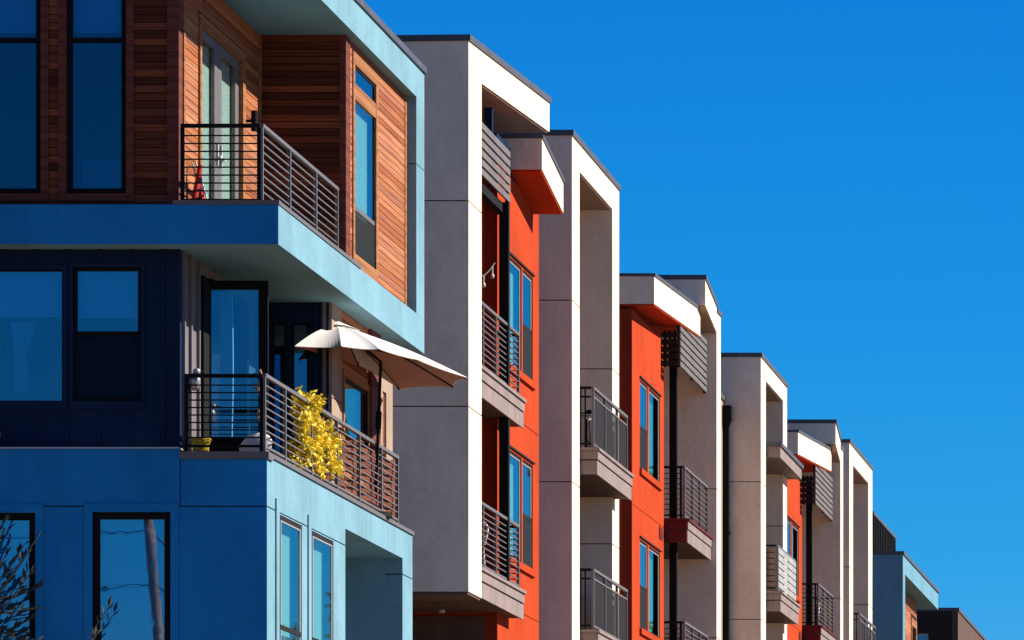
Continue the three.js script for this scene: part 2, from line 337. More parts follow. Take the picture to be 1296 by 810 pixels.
  // bay
  const g1 = [pL(DB, 344), pL(DB, 362), deck3 + .1, yP(DB, 408)], g2 = [pL(DB, 369), pL(DB, 391), deck3 + .1, yP(DB, 408)];
  const bw = mk('bay_side_wall', plate('L', DB, PR, PBay - .151, deck3, slabB, 0, .15, [g1, g2]), M.navy, h);
  for (const px of [399, 407, 415]) { const a = pL(DB, px); mk('batten', box('L', DB, a - .015, a + .015, deck3, slabB, -.03, .002), M.navy, bw); }
  for (const q of [g1, g2]) windowUnit(h, 'L', DB, ...q, { fw: .03, fz: .01, depth: .14 });
  const DE = dF(PBay, 497), gw = [dF(PBay, 435), dF(PBay, 465), 9.35, yP(dF(PBay, 436), 476)];
  const win2 = [dF(PBay, 484.5), dF(PBay, 489), 9.4, 10.75];
  mk('bay_panel', [box('F', PBay, DB, dF(PBay, 433), deck3, 10.2, 0, .15), box('F', PBay, DB, dF(PBay, 433), 10.215, slabB, 0, .15)], M.panel, h);
  mk('bay_panel', plate('F', PBay, dF(PBay, 478), DE, deck3, slabB, 0, .15, [win2]), M.panel, h);
  windowUnit(h, 'F', PBay, ...win2, { fw: .06, frame: M.trimWood, depth: .14 });
  boards(h, 'timber_wall', 'F', PBay, dF(PBay, 433) + .01, dF(PBay, 465.5), deck3, slabB, .115, [gw]);
  windowUnit(h, 'F', PBay, ...gw, { fw: .05, fz: .02, frame: M.dark, blinds: [[gw[0], gw[1] - .2, gw[2], gw[3], std(.24, .58, .20, .9), .12]], trim: { w: .09, proud: .02, m: M.trimWood }, depth: .3 });
  mk('bay_post', box('F', PBay + .05, dF(PBay, 466), dF(PBay, 477.5), deck3, slabB, 0, .2), M.brownTrim, h);
  mk('bay_end_wall', bx(PR - 1, PBay - .151, deck3, slabB, DE - .16, DE - .005), M.panel, h);

  // slab under the upper balcony, roof and end pillar, all one frame
  const DS = D - .1, DZ = dF(FR, 537), DP = dF(FR, 527);
  const fr = mk('frame', bx(PB, FR - .02, slabB + .02, deck4 - .03, DS + .02, DZ - .02), M.dark, h);
  mk('slab', bx(PB, FR, slabB, deck4 - .004, DS + .0125, DZ), M.aqua, fr);
  mk('shade_facing', bx(PB, FR, slabB, deck4 - .004, DS, DS + .012), M.blue, fr);  // added facing that carries the slab side's shade in its colour
  const jd = 14.05;
  mk('pillar', bx(-1.2, FR, deck4 - .002, jd - .007, DP, DZ), M.aqua, fr);
  mk('pillar', bx(-1.2, FR, jd + .007, roofB, DP, DZ), M.aqua, fr);
  mk('roof', bx(PB, FR, roofB + .002, roofT, DS, DZ), M.aqua, fr);
  mk('roof_cap', bx(PB, FR + .03, roofT + .002, roofT + .09, DS - .03, DZ + .03), M.cap, fr);
  for (let p = PB + .6; p < FR; p += 1.5) mk('flashing_lap', bx(p - .012, p + .012, roofT + .0, roofT + .094, DS - .034, DS + .3), M.cap, fr);
  // timber storey
  const DT = 63.12, PD = pL(DT, 227), DW = 67.8, PW = .02;
  const t1 = [pL(DT, 84), pL(DT, 160), yP(DT, 245), 14.85], t0 = [pL(DT, -60), pL(DT, 52), yP(DT, 245), 14.85];
  const tw = [t0, t1], e = .095;
  boards(h, 'timber_wall', 'L', DT, PB, pL(DT, 212), deck4 + .06, roofB, .095, tw.map(q => [q[0] - e, q[1] + e, q[2] - e, 16]), M.shadedWood);
  for (const q of tw) {
    windowUnit(h, 'L', DT, ...q, { fw: .07, fz: .03, glass: M.glassTop, rails: [yP(DT, 50)], trim: { w: e - .002, proud: .025, m: M.brownTrim, back: .03 }, blinds: [[q[0], q[1], yP(DT, 39), q[3], M.blindPale, .15]], depth: 1.6 });
  }
  mk('sill_sofa', box('L', DT, t1[0] + .03, t1[1] - .08, deck4 + .2, yP(DT, 190), .7, 1.1), M.blindPale, h);
  mk('corner_post', bx(pL(DT, 212) + .002, PD, deck4 + .002, roofB, DT - .03, DT + .17), M.brownTrim, h);
  mk('skirting_board', box('L', DT, PB, pL(DT, 212) - .002, deck4 - .002, deck4 + .058, -.012, .1), M.brownTrim, h);
  const dr = [dF(PD, 253), dF(PD, 305), deck4 + .002, 14.42];
  const dw = boards(h, 'timber_wall', 'F', PD, DT + .172, DW, deck4, roofB, .1, [[dr[0] - .1, dr[1] + .16, 0, dr[3] + .12]]);
  mk('door_trim', [box('F', PD, dr[0] - .1, dr[0], deck4, dr[3] + .12, -.03, .1), box('F', PD, dr[1], dr[1] + .16, deck4, dr[3] + .12, -.03, .1), box('F', PD, dr[0], dr[1], dr[3], dr[3] + .12, -.03, .1)], M.trimWood, h);
  mk('corner_trim', box('F', PD, DT + .173, DT + .26, deck4, roofB, -.02, 0), M.trimWood, h);
  mk('corner_trim', box('F', PD, DW - .1, DW - .002, deck4, roofB, -.02, 0), M.trimWood, h);
  { // pair of glazed doors
    const mid = dF(PD, 279);
    for (const [a0, a1, hs] of [[dr[0] + .01, mid - .005, 1], [mid + .005, dr[1] - .01, -1]]) {
      const dl = part('door', h), s = .2;
      mk('frame', [box('F', PD, a0, a0 + s, dr[2], dr[3], .03, .08), box('F', PD, a1 - s, a1, dr[2], dr[3], .03, .08), box('F', PD, a0 + s, a1 - s, dr[3] - .12, dr[3], .03, .08), box('F', PD, a0 + s, a1 - s, dr[2], dr[2] + .2, .03, .08)], M.bronze, dl);
      mk('pane', box('F', PD, a0 + s, a1 - s, dr[2] + .2, dr[3] - .12, .05, .055), M.glassDoor, dl);
      mk('blind', box('F', PD, a0 + .08, a1 - .08, dr[2] + .1, dr[3] - .1, .10, .108), M.blindPale, dl);
      const c = hs > 0 ? a1 - s / 2 : a0 + s / 2;
      mk('handle', [box('F', PD, c - .02, c + .02, 12.85, 13.12, .0, .03), box('F', PD, c - .06, c + .06, 12.93, 12.96, -.04, -.02), box('F', PD, c - .01, c + .01, 12.935, 12.955, -.03, .01)], M.alu, dl);
    }
    mk('door_room', box('F', PD, dr[0] - .1, dr[1] + .1, dr[2], dr[3] + .1, .16, .2), M.room, h);
  }
  boards(h, 'timber_wall', 'L', DW, PD + .002, pL(DW, 430) - .003, deck4, roofB, .095, [], M.shadedWood);
  mk('corner_post', bx(pL(DW, 430), PW + .015, deck4, roofB, DW - .02, dF(PW, 442)), M.brownTrim, h);
  const wq = [dF(PW, 447.8), dF(PW, 474.5), yP(dF(PW, 448.5), 321), yP(dF(PW, 448.5), 82)];
  boards(h, 'timber_wall', 'F', PW, dF(PW, 442) + .004, dF(PW, 512) - .003, deck4 + .02, roofB, .092, [[wq[0] - .12, wq[1] + .16, wq[2] - .16, wq[3] + .16]]);
  mk('corner_trim', box('F', PW + .01, dF(PW, 512), DP - .002, deck4, roofB, 0, .1), M.trimWood, h);
  const wT = yP(dF(PW, 448.5), 115.5), wS = yP(dF(PW, 448.5), 262);
  const w1 = windowUnit(h, 'F', PW, ...wq, { fw: .035, fz: .0, frame: M.black, rails: [wS], railMat: M.bronze, screen: [wq[2] + .036, wS - .029], blinds: [[wq[0], wq[1], wS, wT + .1, M.blind, .1], [wq[0], wq[1], wq[2], wS, std(.12, .17, .12, .9), .1]], depth: .5 });
  mk('trim', [box('F', PW, wq[0] - .12, wq[0] - .001, wq[2] - .16, wq[3] + .16, -.02, .03), box('F', PW, wq[1] + .001, wq[1] + .16, wq[2] - .16, wq[3] + .16, -.02, .03), box('F', PW, wq[0], wq[1], wq[3] + .001, wq[3] + .16, -.02, .03), box('F', PW, wq[0], wq[1], wq[2] - .16, wq[2] - .001, -.02, .03)], M.trimWood, w1);
  mk('transom', box('F', PW, wq[0], wq[1], wT - .1, wT + .1, -.015, .06), M.trimWood, w1);
  // wall lamp and camera
  { const d = dF(PD + .12, 322); mk('wall_lamp', [new THREE.CylinderGeometry(.045, .045, .26, 14).translate(...pt(PD + .12, yP(d, 153), d).toArray()), bar(pt(PD, yP(d, 153), d), pt(PD + .1, yP(d, 153), d), .02)], M.black, h); }

  // railings
  const b1 = part('upper_railing', h), b0 = part('lower_railing', h);
  const PU = pL(63.05, 331), RL = deck4;
  railing(b1, 'L', 63.05, pL(63.05, 229), PU - .02, RL, 12.96, [pL(63.05, 231), PU - .03], 8, M.black);
  railing(b1, 'F', PU, 63.05, DW - .05, RL, 12.965, [63.05, dF(PU, 366), dF(PU, 399), DW - .08], 8);
  const PV = -.045;
  railing(b0, 'L', 63.05, pL(63.05, 234), PV - .02, deck3, 9.89, [pL(63.05, 236), PV - .03], 8, M.black);
  railing(b0, 'F', PV, 63.05, dF(PV, 503), deck3, 9.9, [63.05, 360, 393.5, 425.8, 454, 481.8, 502.6].map((v, i) => i ? dF(PV, v) : v), 8);
  mk('edge_cap', [bx(pL(DS, 219), FR + .015, deck4 - .002, deck4 + .05, DS - .015, DS + .1), box('F', FR + .015, DS + .101, dF(FR, 456), deck4 - .002, deck4 + .045, 0, .1)], M.bronze, h);
}

// ------------------------------------------------------------------ row of white-framed and orange houses
const GRP = 'row houses along the street';
const FLOORS = [12.33, 9.19];
function orangeFront(h, d0, d1, windows, top = 16.4, P = -.59, S = 0) {
  const holes = [];
  for (const y of [S, S - 3.12, S - 6.24]) for (const w of windows) holes.push([w[0], w[1], 12.96 + y, 14.68 + y]);
  const w = mk('front_wall', plate('F', P, d0 + .003, d1 - .003, 0, top - .01, .0145, .2, holes), M.red, h);
  const cuts = [0, 5.9 + S, 9.02 + S, 12.14 + S, top];
  for (let k = 0; k < 4; k++) {
    const lo = cuts[k] + (k ? .007 : 0), hi = cuts[k + 1] - (k < 3 ? .007 : 0);
    mk('panel', plate('F', P, d0, d1, lo, hi, 0, .014, holes.filter(q => q[3] > lo && q[2] < hi)), M.orange, w);
  }
  mk('return_wall', bx(-6, P - .201, 0, top, d0 + .002, d0 + .2), M.orange, h);
  for (const [k, y] of [S, S - 3.12].entries()) for (const [i, q] of windows.entries()) {
    const [a0, a1, kind] = q, Y0 = 12.96 + y, Y1 = 14.68 + y, mid = Y0 + .82;
    const o = { fw: .045, fz: .015, frame: M.dark, liner: M.sash, depth: .4 };
    if (kind === 'sash') { o.rails = [mid]; o.screen = [Y0 + .046, mid - .029]; o.blinds = [[a0, a1, mid, Y1, M.blind, .16], [a0, a1, Y0, mid, M.screen, .1]]; }
    if (kind === 'blind') o.blinds = [[a0, a1, Y0, Y1, M.blind, .12]];
    if (kind === 'green') o.blinds = [[a0, a0 + (a1 - a0) * .5, Y0, Y1, M.blind, .1], [a0 + (a1 - a0) * .5, a1, Y0, Y1, M.green, .13]];
    if (kind === 'half') o.blinds = [[a0, a1, Y0 + .9, Y1, M.blind, .1], [a0, a1, Y0, Y0 + .9, M.screen, .2]];
    windowUnit(h, 'F', P, a0, a1, Y0, Y1, o);
  }
  for (const y of [S, S - 3.12]) mk('sill', box('F', P, windows[0][0] - .07, windows.at(-1)[1] + .07, 12.83 + y, 12.945 + y, -.05, .02), M.orange, h);
  for (const y of [S, S - 3.12]) mk('head_trim', box('F', P, windows[0][0] - .07, windows.at(-1)[1] + .07, 14.715 + y, 14.745 + y, -.03, .02), M.dark, h);
  return w;
}
function canopy(h, p0, p1, d0, d1, lo, hi, t = .55) {               // lo / hi: top height at the near and far end
  const top = (p, d) => lo + (hi - lo) * (d - d0) / (d1 - d0), c = part('canopy', h);
  mk('fascia', bx(p0, p1, (p, d) => top(p, d) - t + .03, top, d0, d1), M.white, c);
  mk('soffit', bx(p0, p1 - .02, (p, d) => top(p, d) - t, (p, d) => top(p, d) - t + .029, d0 + .02, d1 - .02), M.orange, c);
  mk('roof_cap', bx(p0, p1 + .025, (p, d) => top(p, d) + .002, (p, d) => top(p, d) + .06, d0 - .02, d1 + .02), M.cap, c);
}
function screenSlats(h, ax, base, a0, a1, y0, n, m = M.slat) {
  const s = part('slat_screen', h);
  for (let k = 0; k < n; k++) mk('slat', box(ax, base, a0, a1, y0 + k * .142, y0 + k * .142 + .1, 0, .03), m, s);
  mk('upright', [box(ax, base, a0 + .05, a0 + .1, y0 - .02, y0 + n * .142, .031, .07), box(ax, base, (a0 + a1) / 2 - .025, (a0 + a1) / 2 + .025, y0 - .02, y0 + n * .142, .031, .07), box(ax, base, a1 - .1, a1 - .05, y0 - .02, y0 + n * .142, .031, .07)], M.black, s);
}

{ // house with the white side wall nearest the aqua house
  const h = thing('row_house', 'white framed house beside the aqua corner house, roof sloping up over orange bay', 'house', pt(-2, 0, 82), GRP);
  const d0 = 77.4, d1 = dF(0, 609.5), dR = 85.2, top = (p, d) => 16.80 + .5 * (d - d0) / (dR - d0) + .012 * p;
  panelled(h, 'side_wall', -6, 0, d0, d1, [8.5, 11.29, 14.39, top], M.white);
  mk('roof_beam', bx(-6, 0, (p, d) => 16.30 + .52 * (d - d0) / (dR - d0), top, d1 + .002, dR), M.white, h);
  mk('roof_cap', bx(-6, .03, (p, d) => top(p, d) + .002, (p, d) => top(p, d) + .095, d0 - .03, dR + .03), M.cap, h);
  const PO = -.3, dO = dF(PO, 629.5), dE = dF(PO, 682), F2 = [12.09, 9.0];
  orangeFront(h, dO, dE, [[dF(PO, 643), dF(PO, 660), 'blind'], [dF(PO, 661.6), dF(PO, 674.2), 'sash']], 15.7, PO, -.27);
  mk('bay_end_wall', bx(-6, PO - .201, 0, 15.7, dE - .2, dE - .002), M.orange, h);
  canopy(h, -3, .2, dF(.2, 686), dF(.2, 713), 16.35, 16.01, .53);
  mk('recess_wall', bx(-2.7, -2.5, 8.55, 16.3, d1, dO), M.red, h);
  mk('entry_wall', [bx(-1.75, -1.6, 0, 8.45, d0 + .1, dO), bx(-1.6, PO - .205, 0, 8.5, dO - .02, dO + .001)], M.brown, h);
  mk('entry_door', bx(-1.6, -1.56, 4.2, 7.6, 79, 80.6), M.black, h);
  mk('upper_wall', bx(-2.7, PO - .01, 15.71, 16.2, dO, dE), M.navy, h);
  for (const [k, y] of F2.entries()) {
    const b = balcony(h, -2.5, -.05, d1 + .03, dF(-.05, 664), y, .46), e = dF(-.13, 656);
    railing(b, 'F', -.13, d1 + .02, e, y, y + 1.05, [79.4, 80.6, 81.7, e - .02], 9);
    railing(b, 'L', e, PO + .004, -.15, y, y + 1.05, [], 9, M.black);
  }
  mk('post', bx(pL(81.6, 631.5), pL(81.6, 643.5), F2[1], 15.06, 81.6, 81.74), M.black, h);
  mk('screen_beam', box('F', -.16, d1, 81.84, 14.9, 15.05, .02, .14), M.black, h);
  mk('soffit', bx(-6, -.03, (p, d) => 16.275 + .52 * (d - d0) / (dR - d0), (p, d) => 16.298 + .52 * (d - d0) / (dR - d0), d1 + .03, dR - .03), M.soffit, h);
  screenSlats(h, 'F', -.1, d1 + .02, 81.86, 15.09, 6);
  for (const dd of [79.6, 80.7]) mk('roof_strut', box('F', -.2, dd, dd + .12, 15.95, 16.4, 0, .12), M.navy, h);
  mk('ceiling_lamp', new THREE.CylinderGeometry(.05, .05, .04, 12).translate(...pt(-.9, 8.44, 80.2).toArray()), M.blindPale, h);
  mk('entry_soffit', bx(-6, -.02, 8.46, 8.499, d0 + .02, d1 - .02), M.brown, h);
}

function frameHouse(label, d0, dl, dr, d1, top, bottom, decks, o = {}) {
  const h = thing('row_house', label, 'house', pt(-2, 0, (d0 + d1) / 2), GRP);
  panelled(h, 'side_wall', -6, 0, d0, dl, [0, 8.17, 11.29, 14.39, top], M.white);
  panelled(h, 'side_wall', -6, 0, dr, d1, [0, 7.6, 10.7, 13.85, top], M.white);
  mk('roof_beam', bx(-6, 0, bottom, top, dl + .002, dr - .002), M.white, h);
  mk('roof_cap', bx(-6, .03, top + .002, top + .095, d0 - .03, d1 + .03), M.cap, h);
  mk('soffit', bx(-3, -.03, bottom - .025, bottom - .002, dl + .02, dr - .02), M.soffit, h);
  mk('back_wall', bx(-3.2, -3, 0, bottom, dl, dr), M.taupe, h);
  for (const [k, y] of decks.entries()) {
    const b = balcony(h, -3, o.p ?? .31, dl + .06, dr + .38, y, .46), P = (o.p ?? .31) - .1, e0 = dl + .12, e1 = dr + .32, m = M.bronze;
    const posts = [e0 + .025, e0 + (e1 - e0) * .34, e0 + (e1 - e0) * .7, e1 - .025];
    if (o.privacy) {
      railing(b, 'F', P, e0, e1, y, y + 1.06, posts, 0, m);
      for (let q = 0; q < 6; q++) mk('privacy_board', box('F', P + .035, e0 + .02, e1 - .02, y + .1 + q * .155, y + .228 + q * .155, 0, .012), M.pale, b);
      railing(b, 'L', e0, -.1, P - .03, y, y + 1.06, [-.08], 6, M.black);
      mk('privacy_sheet', box('L', e0 + .04, -.1, P - .04, y + .1, y + 1.0, 0, .01), M.panel, b);
    } else {
      railing(b, 'F', P, e0, e1, y, y + 1.06, posts, 0, m, { second: true });
      for (let q = 0; q < 3; q++) mk('mesh_panel', box('F', P, posts[q] + .03, posts[q + 1] - .03, y + .1, y + .86, -.004, .004), M.mesh, b);
      railing(b, 'L', e0, -.06, P - .03, y, y + 1.06, [-.04, .0, .08], k ? 0 : 1, M.black, { second: true, post: .012 });
    }
  }
  return h;
}
M.mesh = std(.022, .02, .02, .7, { transparent: true, opacity: .74 });
M.pale = std(.33, .325, .31, .6, { map: grimeMap });
const pf = (px) => dF(0, px);
frameHouse('tall white portal frame house with dark mesh balcony holding a bicycle', pf(724), pf(733.5), pf(775), pf(783.5), 17.2, 16.73, [11.98, 8.84]);
const h5 = frameHouse('narrow white portal frame house with downpipe and white boarded balcony', pf(963), pf(969.2), pf(991), pf(996), 17.2, 16.79, [12.02], { p: .34, privacy: true });
frameHouse('white portal frame house at the far end of the row, beside the teal house', pf(1075), pf(1079.6), pf(1099), pf(1104), 17.68, 17.2, [12.2], { p: .25 });
{ // small canopy, downpipe and link wall of the middle portal frame
  const d = pf(969.2), c = part('balcony_canopy', h5);
  mk('fascia', bx(-.8, .32, 15.06, 15.31, d + .06, d + 4.6), M.taupe, c);
  mk('roof_cap', bx(-.8, .36, 15.312, 15.40, d + .02, d + 4.7), M.cap, c);
  const D5 = pf(963), a = pL(D5 - .15, 919), dp = part('downpipe', h5);
  mk('pipe', bx(a - .066, a + .066, 0, yP(D5, 543), D5 - .2, D5 - .06), M.black, dp);
  mk('funnel', new THREE.CylinderGeometry(.17, .075, .24, 4, 1).rotateY(Math.PI / 4).translate(...pt(a, yP(D5, 539), D5 - .14).toArray()), M.black, dp);
  mk('rain_head', bx(a - .12, a + .13, yP(D5, 534), yP(D5, 515), D5 - .28, D5 - .02), M.black, dp);
  mk('bracket', [bx(a - .09, a + .09, 13.2, 13.24, D5 - .21, D5 - .001), bx(a - .09, a + .09, 10.4, 10.44, D5 - .21, D5 - .001)], M.black, dp);
  mk('link_wall', bx(-6, -.84, 0, 16.2, 109.2, D5 - .003), M.panel, h5);
  mk('link_cap', bx(-6, -.80, 16.202, 16.3, 109.2, D5 - .003), M.cap, h5);
}

function gableHouse(label, s, o) {                                   // orange bay first, slatted balcony, white pillar at the far end
  const h = thing('row_house', label, 'house', pt(-2, 0, 103 + s), GRP), d0 = 99.2 + s, dO = 103.8 + s, dl = 107.66 + s, d1 = 108.36 + s;
  orangeFront(h, d0, dO, o.windows, 15.9);
  canopy(h, -4, -.16, o.c[0], o.c[1], o.c[2], o.c[3], .56);
  panelled(h, 'side_wall', -6, 0, dl, d1, [0, 7.1, 10.23, 13.35, (p, d) => o.b[3] + .002 * p], M.white);
  const bt = (p, d) => o.b[2] + (o.b[3] - o.b[2]) * (d - o.b[0]) / (o.b[1] - o.b[0]);
  mk('roof_beam', bx(-6, .002, (p, d) => bt(p, d) - .52, bt, o.b[0], dl - .003), M.white, h);
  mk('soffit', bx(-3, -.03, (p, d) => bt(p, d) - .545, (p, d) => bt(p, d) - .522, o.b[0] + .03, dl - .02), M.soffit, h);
  mk('roof_cap', [bx(-6, .03, (p, d) => bt(p, d) + .002, (p, d) => bt(p, d) + .09, o.b[0] - .03, dl - .003), bx(-6, .03, o.b[3] + .002, o.b[3] + .09, dl, d1 + .03)], M.cap, h);
  mk('recess_wall', bx(-3.2, -3, 0, 16.3, dO - .5, dl), M.white, h);
  mk('bay_end_wall', bx(-3, -.6, 0, 15.9, dO - .201, dO - .002), M.orange, h);
  for (const y of FLOORS) {
    const b = balcony(h, -3, -.1, dO + .02, dl - .02, y, .48, M.maroon, M.taupe);
    railing(b, 'F', -.2, dO + .1, dl - .05, y, y + 1.07, [dO + .12, dO + 1.4, dO + 2.6, dl - .08], 8);
    railing(b, 'L', dO + .1, -.85, -.22, y, y + 1.07, [-.83, -.26], 8, M.black);
  }
  mk('post', bx(-.52, -.37, 6, 16.0, dO + .3, dO + .45), M.black, h);
  screenSlats(h, 'F', -.2, dO - .4, dl - .01, 15.36, 8);
  screenSlats(h, 'L', dO - .44, -.585, -.25, 15.36, 5, M.dark);  // camera-side slats in a darker copy, shade put into the colour
  mk('vent', [box('F', -.59, dO - .75, dO - .25, 11.85, 12.1, -.012, .01), box('F', -.59, dO - .7, dO - .3, 11.9, 12.05, -.02, -.011)], M.maroon, h);
  return h;
}
gableHouse('orange bay house with long white canopy and two slatted screens, before the downpipe', 0, { windows: [[100.3, 101.4, 'sash'], [101.6, 103.2, 'green']], c: [99.2, 106.2, 16.53, 16.88], b: [105.75, 108.3, 17.45, 17.05] });
gableHouse('small far orange bay house with white canopy, behind the white boarded balcony', 26.1, { windows: [[126.2, 127.4, 'sash'], [127.65, 129.15, 'green']], c: [125, 133, 16.62, 17.1], b: [132.5, 134.4, 17.75, 17.25] });

{ // teal house at the far end
  const h = thing('row_house', 'small teal house with timber wall and rooftop screen at the far end', 'house', pt(-2, 0, 158), GRP);
  const d0 = pf(1142.7), dl = pf(1145.5), d1 = pf(1187.3), T = 16.28;
  panelled(h, 'side_wall', -6, 0, d0, dl, [0, 9.9, 13.05, T], M.teal);
  mk('roof_beam', bx(-6, 0, T - .52, T, dl + .002, d1), M.teal, h);
  mk('roof_cap', bx(-6, .04, T + .002, T + .1, d0 - .04, d1 + .04), M.cap, h);
  const P = -.5, q = [dF(P, 1153.5), dF(P, 1158.6), 12.4, 14.9], dE = dF(P, 1160.2);
  mk('base_wall', box('F', P, dl + .01, dE, 0, 12, .003, .19), M.brown, h);
  boards(h, 'timber_wall', 'F', P, dl + .01, dE, 12, T - .53, .16, [[q[0] - .25, q[1] + .25, q[2] - .2, q[3] + .25]]);
  const w = windowUnit(h, 'F', P, ...q, { rails: [14.2], railMat: M.trimWood, blinds: [[q[0], q[1] - .5, q[2], 14.2, M.blind, .1]] });
  mk('trim', plate('F', P, q[0] - .24, q[1] + .24, q[2] - .19, q[3] + .24, -.03, .03, [q]), M.trimWood, w);
  mk('end_wall', bx(-6, P - .201, 0, T - .53, dE - .2, dE - .003), M.brown, h);
  const s = part('rooftop_screen', h), ps = -1.5, s0 = dF(ps, 1100), s1 = dF(ps, 1129);
  mk('backing', bx(-5, ps, T + .1, 18.02, s0, s1), M.slat, s);
  for (let k = 0; k <= 14; k++) { const d = s0 + (s1 - s0) * k / 14; mk('batten', box('F', ps, Math.max(s0, d - .09), Math.min(s1, d + .09), T + .1, 18.0, -.12, -.002), M.black, s); }
  mk('roof_cap', bx(-5, ps + .15, 18.022, 18.12, s0 - .03, s1 + .03), M.cap, s);
}
{
  const h = thing('row_house', 'dark brown flat roofed house behind the teal house', 'house', pt(-2, 0, 180), GRP);
  const d0 = pf(1212.5), d1 = 190, T = 16.42, q = [pL(d0, 1150), pL(d0, 1175), 14.2, yP(d0, 802)];
  mk('side_wall', plate('L', d0, -6, -.2, 0, T, 0, .3, [q]), std(.035, .026, .025, .8, { map: grimeMap }), h);
  mk('front_wall', bx(-.2, 0, 0, T, d0, d1), M.brown, h);
  mk('roof', bx(-6, -.2, T - .3, T - .02, d0 + .3, d1), M.dark, h);
  mk('roof_cap', bx(-6, .04, T + .002, T + .12, d0 - .04, d1), M.cap, h);
  windowUnit(h, 'L', d0, ...q, { frame: M.alu });
}

// ------------------------------------------------------------------ things on the balconies
{ // parasol
  const hub = at(482, 458, 69.4), base = pt(-.16, 8.93, 70.8);
  const u = thing('parasol', 'white parasol tilted over the lower balcony railing of the aqua house', 'parasol', base);
  const A = at(427, 411, 68.1);
  const rim = [[373, 438, 67.2], [432, 438, 67.2], [481, 442, 67.5], [528, 455, 68.5], [592, 478, 70.3], [575, 489, 71.3], [506, 492, 71.4], [454, 462, 69.1]].map(q => at(...q));
  const pos = [], uv = [], N = 10, sag = (E0, E1, r, s) => {           // one panel: r along the rib, s across
    const a = A.clone().lerp(E0, r), b = A.clone().lerp(E1, r), v = a.lerp(b, s), k = 4 * s * (1 - s);
    v.y += .05 * Math.sin(Math.PI * r) - .02 * k * Math.sin(Math.PI * r);
    const c = A.clone().lerp(rim.reduce((m, q) => m.add(q), new THREE.Vector3()).multiplyScalar(1 / 8), r);
    return v.lerp(c, .07 * k * r * r);
  };
  for (let i = 0; i < 8; i++) for (let a = 0; a < N; a++) for (let b = 0; b < N; b++) for (const [x, y] of [[0, 0], [1, 0], [1, 1], [0, 0], [1, 1], [0, 1]]) {
    const v = sag(rim[i], rim[(i + 1) % 8], (a + x) / N, (b + y) / N); pos.push(v.x, v.y, v.z); uv.push(a + x, b + y);
  }
  const weave = (r, g, b, transmission) => new THREE.MeshPhysicalMaterial({ color: lin(r, g, b), roughness: .95, specularIntensity: .2, transmission, thickness: 0, side: THREE.DoubleSide });
  const cloth = weave(.64, .60, .56, .12);
  mk('canopy', geo(pos, uv), cloth, u);
  mk('shade_layer', geo(pos.map((v, i) => i % 3 === 1 ? v - .009 : v), uv), weave(.42, .19, .125, .25), u);  // added layer: underside shade and warm glow put into its colour
  const vp = [], vu = [], V = A.clone().add(new THREE.Vector3(0, .05, 0));
  for (let i = 0; i < 8; i++) { const a = A.clone().lerp(rim[i], .17), b = A.clone().lerp(rim[(i + 1) % 8], .17); a.y += .05; b.y += .05; for (const v of [V, a, b]) { vp.push(v.x, v.y, v.z); vu.push(0, 0); } }
  mk('vent_cap', geo(vp, vu), cloth, u);
  for (let i = 0; i < 8; i++) {
    const P = []; for (let k = 0; k <= 6; k++) { const v = sag(rim[i], rim[(i + 1) % 8], .06 + .93 * k / 6, 0); v.y -= .022; P.push(v); }
    mk('rib', tube(P, .011, 5, 10), M.black, u);
    mk('strut', bar(A.clone().lerp(hub, .6), P[3], .009, .009, 5), M.black, u);
  }
  mk('pole', [bar(base, hub, .024, .022, 10), bar(hub, A, .02, .014, 8)], M.black, u);
  mk('crank', [bar(hub.clone().lerp(base, .32), hub.clone().lerp(base, .42), .042, .042, 10)], M.black, u);
  mk('base', new THREE.CylinderGeometry(.22, .25, .07, 20).translate(base.x, base.y + .035, base.z), M.black, u);
}
const LEAF = [[0, 0, 0], [.3, .45, .06], [0, 1, 0], [0, .45, -.03], [-.3, .45, .06]], LEAF_FACES = [0, 1, 3, 1, 2, 3, 0, 3, 4, 3, 2, 4];
function leaves(list, size, wide = 1) {                                         // pointed leaves, slightly folded, all in one mesh
  const q = new THREE.Quaternion(), t = new THREE.Quaternion(), pos = [], uv = [], v = LEAF.map(() => new THREE.Vector3());
  for (const [c, dir] of list) {
    const k = size * rr(.7, 1.25);
    q.setFromUnitVectors(up, dir.clone().normalize()).multiply(t.setFromAxisAngle(up, rr(0, 6.3)));
    LEAF.forEach((p, i) => v[i].set(p[0] * k * wide, p[1] * k, p[2] * k).applyQuaternion(q).add(c));
    for (const i of LEAF_FACES) { pos.push(v[i].x, v[i].y, v[i].z); uv.push(LEAF[i][0] + .5, LEAF[i][1]); }
  }
  return geo(pos, uv);
}
const leafMat = (r, g, b) => new THREE.MeshPhysicalMaterial({ color: lin(r, g, b), roughness: .8, transmission: .25, thickness: 0, side: THREE.DoubleSide });
